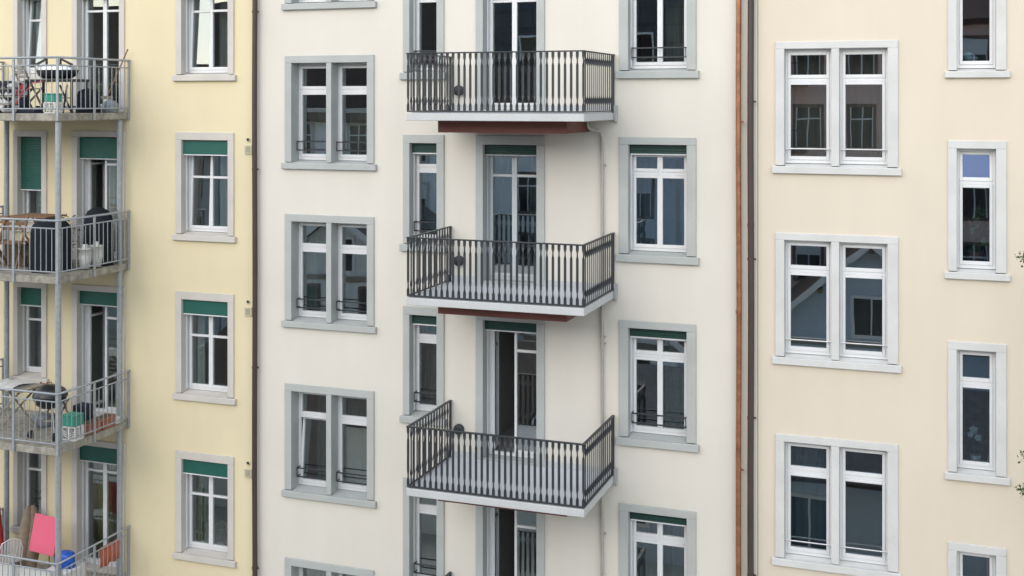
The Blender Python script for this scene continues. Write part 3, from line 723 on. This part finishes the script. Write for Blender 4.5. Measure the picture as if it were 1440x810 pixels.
covered(-15.02, -.78, z, .22, .2, .46, 'round dark covered bundle in front of the top tower door', None, 'covered bundle', 'covered_bundle')
blob('sack', -14.88, -.34, z, .155, .17, .27, 'plastic_grey', 'grey plastic sack in the corner under the broom', 'sack', 3)
br = thing('broom', (-14.93, -.35, z+.28), 'broom with a long wooden stick leaning past the top tower railing', 'broom')
m = MB(); m.tube([(-14.93, -.36, z+.30), (-14.655, -.10, z+1.22)], .013, 8); m.build('handle', 'timber', br)
m = MB(); m.bar((-15.03, -.42, z+.29), (-14.84, -.31, z+.29), .05, .06); m.build('head', 'timber_grey', br)
bx = MB(); bx.cbox(-15.06, -14.95, -.55, -.40, z+.001, z+.14, .008); tag(bx.build('carton', 'plastic_white'), 'small white carton beside the grey sack on the top tower balcony', 'box')
m = MB()
for k in range(46):
    a = k*.42; m.v  # coil
pts = [(-15.93+.17*math.cos(k*.45)*(1-.006*k), -1.62+.05*math.sin(k*.45), z+.30+.24*math.sin(k*.45+.8)*(1-.01*k)) for k in range(34)]+[(-15.72, -1.6, z+.42), (-15.62, -1.55, z+.56), (-15.6, -1.3, z+.585)]
m.tube(pts, .011, 6); tag(m.build('hose', 'redcord'), 'coiled red hose hanging from the grill cart', 'hose')
st = thing('cushion_stack', (-16.55, -1.5, z), 'stack of black and white printed cushions at the left, top tower balcony', 'cushions')
for k in range(4):
    m = MB(); m.T = Matrix.Translation((-16.42, -1.52, z+.06+k*.15)) @ Matrix.Rotation(R(8*k-10), 4, 'Z'); m.cbox(-.52, .42, -.26, .26, -.055, .085, .03); m.build('cushion', 'print', st)
fr_ = folding_chair(-16.25, -1.0, z, 160, 'timber_grey', 'grey folding chair standing behind the printed cushions', 'folding chairs on the balcony tower')
tb = MB(); tb.cbox(-16.2, -15.6, -1.55, -1.30, z+.002, z+.10, .01); tb.cbox(-16.15, -15.9, -1.5, -1.34, z+.102, z+.30, .01); tag(tb.build('storage_box', 'navy'), 'low dark storage box under the red hose', 'box')
m = MB(); m.bar((-15.25, -1.2, z), (-15.05, -1.32, z+.52), .02, .03); m.bar((-15.05, -1.2, z), (-15.22, -1.32, z+.52), .02, .03); m.bar((-15.25, -1.26, z+.28), (-15.04, -1.26, z+.28), .02, .02)
tag(m.build('folding_stool', 'iron'), 'dark folded stool frame leaning on the grill cart', 'stool')
# second balcony
z = FL[1]
folding_chair(-16.25, -1.42, z, 15, 'timber', 'brown slatted wooden chair right of its twin on the second tower balcony', 'folding chairs on the balcony tower', sc=1.08)
folding_chair(-16.85, -1.25, z, -20, 'timber', 'brown slatted wooden chair cut by the left photo edge, second tower balcony', 'folding chairs on the balcony tower', sc=1.08)
folding_chair(-15.98, -.95, z, 8, 'timber', 'brown slatted wooden chair beside the black covered barbecue, second tower balcony', 'folding chairs on the balcony tower', sc=1.05)
m = MB(); m.cbox(-16.7, -15.85, -1.12, -1.02, z+.002, z+.42, .012); tag(m.build('storage_box', 'bark'), 'added dark block for the shade under the wooden chairs, second tower balcony', 'box')  # dark block added to stand in for the darkness under the chairs
folding_table(-16.3, -.68, z, .9, .6, .93, 'timber', 'brown slatted wooden table behind the two brown chairs')
covered(-15.37, -1.38, z, .38, .34, .98, 'black cloth covered barbecue in the front corner of the second tower balcony', 'barbecues on the balcony tower')
covered(-15.08, -.43, z+.0, .30, .22, 1.10, 'black cloth covered barbecue by the door of the second tower balcony', 'barbecues on the balcony tower')
for k, (x, y, r1, h) in enumerate(((-14.87, -1.06, .12, .36), (-14.85, -.78, .13, .38))):
    m = MB(); m.lathe([(0, 0), (r1*.7, 0), (r1, h*.6), (r1, h), (r1+.012, h), (r1+.012, h+.02), (0, h+.02)], x, y, z+.02, 20); m.lathe([(.05, h+.02), (.05, h+.09), (0, h+.09)], x, y, z+.02, 16)
    tag(m.build('canister', 'plastic_white'), ('white lidded canister nearer the front corner, second tower balcony', 'white lidded canister nearer the wall, second tower balcony')[k], 'canister', 'white canisters on the second tower balcony')
rnd = random.Random(5); pt = thing('potted_plant', (-15.55, -.75, z), 'small green plant whose tips show above the covered barbecue', 'plant', 'potted plants')
m = MB(); m.lathe([(0, 0), (.10, 0), (.14, .24), (.15, .26), (.12, .26)], -15.62, -.72, z, 20); m.build('pot', 'terracotta', pt)
m = MB(); leaves(m, [(-15.62+rnd.gauss(0, .14), -.72+rnd.gauss(0, .1), z+rnd.uniform(.3, .96)) for _ in range(110)], .06, rnd); m.build('foliage', 'leaf', pt)
# third balcony
z = FL[2]
tt = folding_table(-16.35, -1.3, z, 1.05, .62, .84, 'timber_grey', 'grey slatted folding table with crossed legs on the third tower balcony')
folding_chair(-15.93, -.62, z, 180, 'timber', 'brown wooden chair with slatted back under the narrow window', 'folding chairs on the balcony tower', sc=.92)
kettle(-15.37, -1.4, z, 'dark round kettle grill on three legs beside the front post', rad=.30)
crate(-14.87, -1.38, z+.002, 'white lattice crate with a green lid beside the terracotta trough', w_=.28, h=.46)
for k, (ya, yb) in enumerate(((-1.12, -.76), (-.72, -.38))):
    tr_ = thing('planter', (-14.82, (ya+yb)/2, z), ('terracotta trough nearer the green lidded crate', 'terracotta trough nearer the wall post')[k], 'planter', 'terracotta troughs on the third tower balcony')
    m = MB(); m.cbox(-14.93, -14.73, ya, yb, z+.002, z+.20, .012); m.cbox(-14.945, -14.715, ya-.012, yb+.012, z+.17, z+.215, .006); m.build('trough', 'terracotta', tr_)
    m = MB(); m.cbox(-14.925, -14.735, ya+.012, yb-.012, z+.2, z+.225, .004); m.build('soil', 'bark', tr_)
blob('sack', -16.05, -.85, z, .21, .16, .24, 'plastic_grey', 'crumpled grey sack on the floor behind the folding table', 'sack', 8, knot=False)
m = MB(); m.cbox(-15.25, -14.98, -.95, -.68, z+.002, z+.48, .015); tag(m.build('storage_box', 'navy'), 'tall dark box behind the crate on the third tower balcony', 'box')
m = MB(); m.cbox(-14.98, -14.74, -.34, -.1, z+.002, z+.14, .015); tag(m.build('basin', 'plastic_white'), 'white plastic basin against the wall on the third tower balcony', 'basin')
cl = MB()
n = 12
vv = []; ff = []
for i in range(n+1):
    for j in range(7):
        t_ = j/6; vv.append((-16.8+.74*i/n, -1.66+.70*t_, z+.848+.05*abs(math.sin(i*.9))*math.sin(t_*3.14)+.02*math.sin(i*2.1+j)))
for i in range(n):
    for j in range(6): ff.append((i*7+j, (i+1)*7+j, (i+1)*7+j+1, i*7+j+1))
k0 = len(vv); vv += [(x, y, z+.843) for x, y, zz in vv]
ff += [tuple(k0+q for q in reversed(f_)) for f_ in ff]
cl.add(vv, ff, True); tag(cl.build('tablecloth', 'plastic_white'), 'crumpled pale cloth lying on the grey folding table', 'cloth')
# lowest balcony
z = FL[3]
def garden_chair(x, y, z, rot, label):
    t = thing('garden_chair', (x, y, z), label, 'chair', 'white metal garden chairs')
    Tm = Matrix.Translation((x, y, z)) @ Matrix.Rotation(R(rot), 4, 'Z')
    m = MB(); m.T = Tm
    for k in range(9): m.bar((-.2, -.2+k*.05, .50), (.2, -.2+k*.05, .50), .035, .012)
    m.tube([(-.21,-.22,.5),(.21,-.22,.5),(.21,.22,.5),(-.21,.22,.5),(-.21,-.22,.5)], .012, 6); m.build('seat', 'plastic_white', t)
    m = MB(); m.T = Tm; m.tube([(-.21,.22,.5),(-.22,.27,.75),(-.17,.31,.93),(0,.33,1.0),(.17,.31,.93),(.22,.27,.75),(.21,.22,.5)], .012, 6)
    for k in range(-3, 4): m.bar((k*.055,.23,.51),(k*.055,.315,.96-abs(k)*.012),.034,.012)
    m.build('backrest', 'plastic_white', t)
    for sx, sy in ((-1,-1),(1,-1),(1,1),(-1,1)):
        m = MB(); m.T = Tm; m.tube([(sx*.2,sy*.2,.49),(sx*.25,sy*.25,0)], .012, 6); m.build('leg', 'plastic_white', t)
    return t
garden_chair(-16.62, -1.15, z, -120, 'white slatted metal chair cut by the left photo edge, lowest tower balcony')
pr = thing('rolled_parasol', (-16.55, -.7, z), 'brown rolled parasol cloth leaning on the wall under the lowest narrow window', 'parasol')
for k, dx in enumerate((0, .16)):
    m = MB(); m.T = Matrix.Scale(1, 4)
    m.tube([(-16.52+dx*1.1, -1.0+k*.12, z+.02), (-16.62+dx*.9, -.72+k*.1, z+.45), (-16.80+dx*.55, -.38+k*.08, z+.98), (-16.88+dx*.3, -.27+k*.06, z+1.20)], [.10, .13, .12, .05], 12); m.build('roll', 'mat_brown', pr)
m = MB(); m.T = Matrix.Translation((-17.22, -.55, z)) @ Matrix.Rotation(R(-8), 4, 'Y')
m.cbox(-.24, .06, -.05, .03, .25, 1.26, .02); tag(m.build('folded_lounger', 'red'), 'red folded lounger cloth at the left edge of the lowest tower balcony', 'lounger')
pk = thing('board', (-15.9, -.85, z), 'flat pink board propped up on a thin stick, lowest tower balcony', 'board')
m = MB(); m.T = Matrix.Translation((-15.97, -.86, z+.96)) @ Matrix.Rotation(R(4), 4, 'Y') @ Matrix.Rotation(R(-10), 4, 'X'); m.cbox(-.29, .29, -.012, .012, -.345, .345, .004); m.build('panel', 'pink', pk)
m = MB(); m.tube([(-15.86, -.88, z), (-15.89, -.80, z+1.2)], .012, 8); m.tube([(-16.1, -.35, z), (-15.95, -.78, z+1.15)], .012, 8); m.build('stick', 'timber', pk)
m = MB(); m.cbox(-15.42, -14.92, -1.5, -.95, z+.002, z+.60, .012); tag(m.build('chest', 'plastic_white'), 'white storage chest under the blue bag, lowest tower balcony', 'chest')
blob('bag', -15.17, -1.22, z+.602, .19, .16, .27, 'plastic_blue', 'crumpled bright blue plastic bag on the white chest', 'bag', 21, knot=False)
# cloth hung over the side rail
m = MB(); vv = []; ff = []
n = 14
for i in range(n+1):
    yy = -.80+.52*i/n; wv = .018*math.sin(i*1.5)
    vv += [(-14.735+wv, yy, z+.985-.14), (-14.735+wv, yy, z+.46+.02*math.sin(i)), (-14.728+wv, yy, z+.985-.14), (-14.728+wv, yy, z+.46+.02*math.sin(i))]
for i in range(n):
    a = 4*i; ff += [(a, a+1, a+5, a+4), (a+2, a+6, a+7, a+3), (a+1, a+3, a+7, a+5), (a, a+4, a+6, a+2)]
m.add(vv, ff, True); tag(m.build('towel', 'orange'), 'orange cloth hanging inside the side railing of the lowest tower balcony', 'cloth')
m = MB(); m.cbox(TX0+.1, -14.9, TY+.05, TY+.075, z+.05, z+.80, .006); tag(m.build('privacy_screen', 'plastic_white'), 'white privacy screen fixed behind the front railing, lowest tower balcony', 'screen')

# ------------------------------------------------------------------ plants and ornaments on inner sills
def pot_plant(x, y, z, h, spread, label, leaf='leaf', n=90, size=.08, pot='terracotta', pr=.08, seed=1):
    rnd = random.Random(seed); t = thing('potted_plant', (x, y, z), label, 'plant', 'potted plants')
    m = MB(); m.lathe([(0, 0), (pr*.75, 0), (pr, pr*1.5), (pr*1.08, pr*1.6), (pr*.9, pr*1.6), (0, pr*1.5)], x, y, z, 20); m.build('pot', pot, t)
    m = MB(); q = []
    for k in range(n):
        u = rnd.random(); q.append((x+rnd.gauss(0, spread)*(.4+u), y+rnd.gauss(0, spread*.5), z+pr*1.5+h*u))
    leaves(m, q, size, rnd); m.build('foliage', leaf, t)
    m = MB()
    for k in range(3): m.tube([(x, y, z+pr), (x+rnd.uniform(-1, 1)*spread, y, z+pr*1.5+h*.8)], .005, 5)
    m.build('stem', 'bark', t)
# inner sill boards
def board(x0, x1, z, house):
    m = MB(); m.cbox(x0, x1, .262, .52, z-.03, z, .004); m.build('inner_sill', 'white_in', house)
board(.2, .87, 10.50, bh); board(.2, .87, 7.46, bh); board(.2, .87, 13.52, bh); board(-13.5, -12.45, 4.50, yh); board(-13.5, -12.45, 7.52, yh); board(-13.5, -12.45, 10.54, yh); board(-13.5, -12.45, 13.55, yh); board(-17.35, -16.8, 4.5, yh)
pot_plant(.54, .36, 10.50, .62, .09, 'plant with pale broad leaves behind the upper narrow window of the beige house', 'leaf_pale', 34, .17, 'terracotta', .12, 4)
pot_plant(-13.1, .36, 4.50, .34, .13, 'leafy plant left of the bar behind the lowest window of the yellow house', 'leaf', 130, .09, 'ivory', .07, 9)
pot_plant(-12.66, .38, 4.50, .36, .11, 'leafy plant right of the bar behind the lowest window of the yellow house', 'leaf', 110, .09, 'ivory', .07, 12)
pot_plant(-17.1, .36, 4.50, .45, .10, 'leafy plant behind the lowest narrow window above the pink board', 'leaf', 110, .09, 'terracotta', .08, 13)
orc = thing('orchid', (.53, .36, 7.46), 'white orchid flower behind the lower narrow window of the beige house', 'plant')
m = MB(); m.lathe([(0, 0), (.06, 0), (.08, .13), (.07, .13)], .53, .36, 7.46, 18); m.build('pot', 'ivory', orc)
m = MB(); m.tube([(.53, .36, 7.55), (.50, .35, 7.8), (.50, .34, 8.0)], .005, 6); m.build('stem', 'leaf', orc)
m = MB()
for (bx_, bz_, sc_) in ((.50, 7.98, 1.0), (.455, 7.90, .8), (.56, 7.86, .85)):
    c0 = Vector((bx_, .33, bz_))
    for a in range(5):
        an = R(90+72*a+bx_*300); d = Vector((math.cos(an), 0, math.sin(an))); u = Vector((-d.z, 0, d.x)); w_ = Vector((0, -.008, 0))
        ring = [c0+d*(.035*sc_+.032*sc_*math.cos(q*.785))+u*(.024*sc_*math.sin(q*.785))+w_*(1 if q % 2 else .3) for q in range(8)]
        m.add(ring+[p_+Vector((0, .003, 0)) for p_ in ring], [tuple(range(8)), tuple(range(15, 7, -1))], True)
m.build('blossom', 'ivory', orc)
vs = MB(); vs.lathe([(0, 0), (.04, 0), (.055, .06), (.03, .12), (.035, .15), (.02, .15)], .74, .36, 7.46, 18); tag(vs.build('vase', 'ivory'), 'small white vase right of the orchid behind the narrow window', 'vase')
bw = MB(); bw.lathe([(0, 0), (.05, 0), (.11, .09), (.12, .13), (.10, .12), (.05, .03)], .45, .36, 13.52, 22); bw.lathe([(0, .0), (.085, .01), (.09, .09), (.05, .15), (0, .16)], .42, .38, 13.57, 20); tag(bw.build('ornament', 'ivory'), 'pale round ornament behind the topmost narrow window of the beige house', 'ornament')

# ------------------------------------------------------------------ tree at the right edge
rnd = random.Random(31)
tr = thing('tree', (2.35, -1.5, 0), 'slim green tree whose leaf tips reach in at the right edge', 'tree')
m = MB(); m.tube([(2.35, -1.5, 0), (2.32, -1.48, 4), (2.38, -1.5, 8), (2.33, -1.47, 11.6)], [.11, .09, .06, .02], 10); m.build('trunk', 'bark', tr)
m = MB(); fol = MB()
def branch(z, ang, ln, up, n=70, sp=.11, ls=.055):
    a = Vector((2.35, -1.5, z)); d = Vector((math.cos(ang), math.sin(ang), up)); e = a+d*ln
    mid = a+d*ln*.55+Vector((0, 0, .08)); m.tube([a, mid, e], [.03, .018, .006], 6)
    for t in (.45, .6, .75, .9, 1.0):
        c = a.lerp(e, t); leaves(fol, [c+Vector((rnd.gauss(0, sp), rnd.gauss(0, sp), rnd.gauss(0, sp*.7))) for _ in range(n)], ls, rnd)
for (zz, an, ln, up) in ((10.80, 3.12, 1.22, .03), (7.98, 3.14, 1.19, .14), (7.62, 3.1, 1.23, .05)): branch(zz, an, ln, up, 90, .06, .045)
for k in range(26): branch(rnd.uniform(5.5, 11.5), rnd.uniform(-1.9, 1.9), rnd.uniform(.5, 1.1), rnd.uniform(0, .5))
m.build('branches', 'bark', tr); fol.build('crown', 'leaf', tr)

# ------------------------------------------------------------------ the houses across the yard (seen in the window panes)
def far_house(X0, X1, y, depth, eave, ridge, wall, roof, stone, label, floors, cols, mansard=False, grp='houses across the yard', balcony_at=None, blinds=False):
    h = thing('opposite_house', ((X0+X1)/2, y, 0), label, 'house', grp)
    m = MB(); m.box(X0, X1, y-depth, y, 0, eave); m.build('wall', wall, h)
    m = MB(); m.cbox(X0-.1, X1+.1, y, y+.35, eave-.35, eave-.05, .05); m.build('cornice', stone, h)
    if mansard:
        m = MB(); zk = eave+(ridge-eave)*.8; s_ = 1.3
        a = [(X0,y+.3,eave),(X1,y+.3,eave),(X1,y-depth-.3,eave),(X0,y-depth-.3,eave),(X0+.1,y-s_,zk),(X1-.1,y-s_,zk),(X1-.1,y-depth+s_,zk),(X0+.1,y-depth+s_,zk),(X0+.2,y-depth/2,ridge),(X1-.2,y-depth/2,ridge)]
        m.add(a, [(0,1,5,4),(1,2,6,5),(2,3,7,6),(3,0,4,7),(4,5,9,8),(6,7,8,9),(5,6,9),(7,4,8)]); m.build('roof', roof, h)
    else:
        gable_roof(h, roof, X0, X1, y-depth, y, eave, ridge, .6)
        m = MB()
        for x in (X0, X1-.02): m.add([(x,y-depth,eave),(x,y,eave),(x,y-depth/2,ridge)], [(0,1,2)])
        m.build('gable', wall, h)
    for f in range(floors):
        zb = eave-2.9-3.0*f+.15
        if zb < .3: continue
        for c in range(cols):
            xc = X0+(X1-X0)*(c+.5)/cols; ww = .55 if (c+f) % 3 else .5
            q = MB(); q.cbox(xc-ww-.14, xc+ww+.14, y, y+.05, zb-.14, zb+1.95, .01); wn = q.build('window', stone, h)
            q = MB(); q.box(xc-ww, xc+ww, y+.05, y+.058, zb, zb+1.8); q.build('pane', 'darkpane', wn)
            q = MB(); q.box(xc-.03, xc+.03, y+.058, y+.075, zb, zb+1.8); q.box(xc-ww, xc-.03, y+.058, y+.074, zb+1.25, zb+1.32); q.box(xc+.03, xc+ww, y+.058, y+.074, zb+1.25, zb+1.32)
            for a in (xc-ww, xc+ww-.05): q.box(a, a+.05, y+.058, y+.0745, zb, zb+1.8)
            if blinds and (c*7+f*3) % 4 == 0: q.box(xc-ww+.05, xc+ww-.05, y+.058, y+.07, zb+1.1, zb+1.8)
            q.build('frame', 'white_in', wn)
        if mansard and f == 0:
            for c in range(cols):
                xc = X0+(X1-X0)*(c+.5)/cols; q = MB()
                q.box(xc-.75, xc+.75, y-1.9, y-.25, eave+.9, eave+3.2); dm = q.build('dormer', roof, h)
                q = MB(); q.box(xc-.5, xc+.5, y-.249, y-.235, eave+1.2, eave+2.9); q.build('pane', 'darkpane', dm)
                q = MB()
                for a in (xc-.58, xc+.5): q.box(a, a+.08, y-.249, y-.20, eave+1.1, eave+3.0)
                q.box(xc-.5, xc+.5, y-.249, y-.201, eave+1.1, eave+1.2); q.box(xc-.5, xc+.5, y-.249, y-.201, eave+2.9, eave+3.0); q.build('frame', 'white_in', dm)
    if balcony_at:
        for (xb, zb) in balcony_at:
            q = MB(); q.box(xb-1.4, xb+1.4, y+.051, y+1.4, zb-.15, zb); bb = q.build('balcony', stone, h)
            q = MB(); q.box(xb-1.4, xb+1.4, y+1.36, y+1.4, zb+.9, zb+.95)
            for k in range(20): q.box(xb-1.4+2.8*k/19-.012, xb-1.4+2.8*k/19+.012, y+1.37, y+1.39, zb, zb+.9)
            q.build('railing', 'iron', bb)
    return h
far_house(-60, -37, -36, 10, 13.6, 18.6, 'greywall', 'tile_red', 'brownstone', 'grey rendered house with a brown roof, first across the yard', 4, 7)
far_house(-36.9, -23.45, -36, 10, 12.6, 19.2, 'whitewall', 'tile_dark', 'stone_warm', 'white house with dark tiled roof, second across the yard', 4, 4, blinds=True)
far_house(-23.4, -9.15, -36, 10, 13.2, 19.4, 'whitewall', 'slate', 'brownstone', 'pale house with a slate mansard and dormers across the yard', 4, 5, mansard=True, blinds=True)
far_house(-9.1, 12, -36, 10, 16.6, 19.0, 'pinkwall', 'tile_red', 'brownstone', 'tall pinkish house with brown window surrounds across the yard', 6, 9, balcony_at=((-7.0, 10.7), (-7.0, 13.7)), blinds=True)
def yard_house(xc, half, y0, y1, eave, ridge, wall, roof, label):
    h = thing('gabled_house', (xc, (y0+y1)/2, 0), label, 'house', 'low gabled houses in the yard')
    m = MB(); m.prism([(xc-half,0),(xc+half,0),(xc+half,eave),(xc,ridge),(xc-half,eave)], y0, y1); m.build('wall', wall, h)
    m = MB(); k = (ridge-eave)/half; o = .6
    for s_ in (-1, 1):
        v = [(xc+s_*(half+o), yy, eave-o*k+dz) for yy in (y0-.5, y1+.6) for dz in (.02, .22)]+[(xc, yy, ridge+dz) for yy in (y0-.5, y1+.6) for dz in (.02, .22)]
        m.add(v, [(0,1,3,2),(4,6,7,5),(0,4,5,1),(2,3,7,6),(1,5,7,3),(0,2,6,4)])
    m.build('roof', roof, h)
    m = MB()
    for s_ in (-1, 1): m.bar((xc+s_*(half+o), y1+.62, eave-o*k+.08), (xc, y1+.62, ridge+.08), .05, .22)
    m.build('bargeboard', 'white_in', h)
    q = MB(); q.cbox(xc-.75, xc+.75, y1, y1+.045, eave-.1, eave+1.5, .01); wn = q.build('window', 'white_in', h)
    q = MB(); q.box(xc-.62, xc-.03, y1+.045, y1+.052, eave+.05, eave+1.38); q.box(xc+.03, xc+.62, y1+.045, y1+.052, eave+.05, eave+1.38); q.build('pane', 'darkpane', wn)
    q = MB(); q.box(xc-half-.02, xc+half+.02, y1, y1+.06, eave-.42, eave-.2); q.build('band', 'timber_grey', h)
    m = MB()
    for t_ in (-.85, -.45, 0, .45, .85): zz = ridge-abs(t_)*(ridge-eave)-.14; m.box(xc+t_*half-.08, xc+t_*half+.08, y1, y1+.55, zz-.16, zz); 
    m.build('purlins', 'timber', h)
    for x in (xc-half*.45, xc+half*.45):
        q = MB(); q.cbox(x-.7, x+.7, y1, y1+.04, eave-2.2, eave-.6, .01); wn = q.build('window', 'brownstone', h)
        q = MB(); q.box(x-.58, x+.58, y1+.04, y1+.05, eave-2.1, eave-.7); q.build('pane', 'darkpane', wn)
yard_house(-24.3, 3.6, -33, -26, 5.6, 8.1, 'greywall', 'slate', 'low grey gabled house in the yard, farther left')
yard_house(-2.3, 4.0, -33, -26, 4.3, 7.7, 'bluewall', 'tile_dark', 'low blue grey gabled house in the yard, under the pinkish house')
yard_house(-13.0, 3.2, -33, -27, 3.4, 5.6, 'whitewall', 'slate', 'low white gabled house in the yard between the other two')

def annex(X0, X1, y0, y1, zlow, zhigh, wall, roof, label):
    h = thing('yard_annex', ((X0+X1)/2, (y0+y1)/2, 0), label, 'outbuilding', 'low outbuildings in the yard')
    m = MB(); m.T = Matrix.Translation((X0, 0, 0)) @ Matrix.Rotation(R(90), 4, 'Z'); m.prism([(y0,0),(y1,0),(y1,zlow),(y0,zhigh)], -(X1-X0), 0); m.build('wall', wall, h)
    k = (zhigh-zlow)/(y1-y0); m = MB(); v = [(x, yy, zlow+(y1-yy)*k+dz) for x in (X0-.2, X1+.2) for yy in (y0-.2, y1+.5) for dz in (.02, .18)]
    m.add(v, [(0,1,3,2),(4,6,7,5),(0,4,5,1),(2,3,7,6),(1,5,7,3),(0,2,6,4)]); m.build('roof', roof, h)
    m = MB(); m.tube([(X0-.2, y1+.56, zlow-.1), (X1+.2, y1+.56, zlow-.1)], .07, 10); m.build('gutter', 'brownpipe', h)
    n = int((X1-X0)/2.2)
    for c in range(n):
        xc = X0+(X1-X0)*(c+.5)/n; zb = 1.0; zt = zlow-.75
        if c % 3 == 1: zb = .06
        q = MB(); q.cbox(xc-.62, xc+.62, y1, y1+.04, zb-.05, zt+.1, .01); wn = q.build('door' if c % 3 == 1 else 'window', 'white_in', h)
        q = MB(); q.box(xc-.5, xc-.03, y1+.04, y1+.048, zb+.06, zt); q.box(xc+.03, xc+.5, y1+.04, y1+.048, zb+.06, zt); q.build('pane', 'darkpane', wn)
annex(-24, -11.5, -17.5, -13, 3.3, 4.7, 'whitewall', 'tile_dark', 'long low outbuilding with a lean-to tiled roof under the yellow house side')
annex(-9.5, 3.0, -17.0, -13.2, 3.1, 4.4, 'bluewall', 'slate', 'long low outbuilding with a slate lean-to roof facing the beige house')
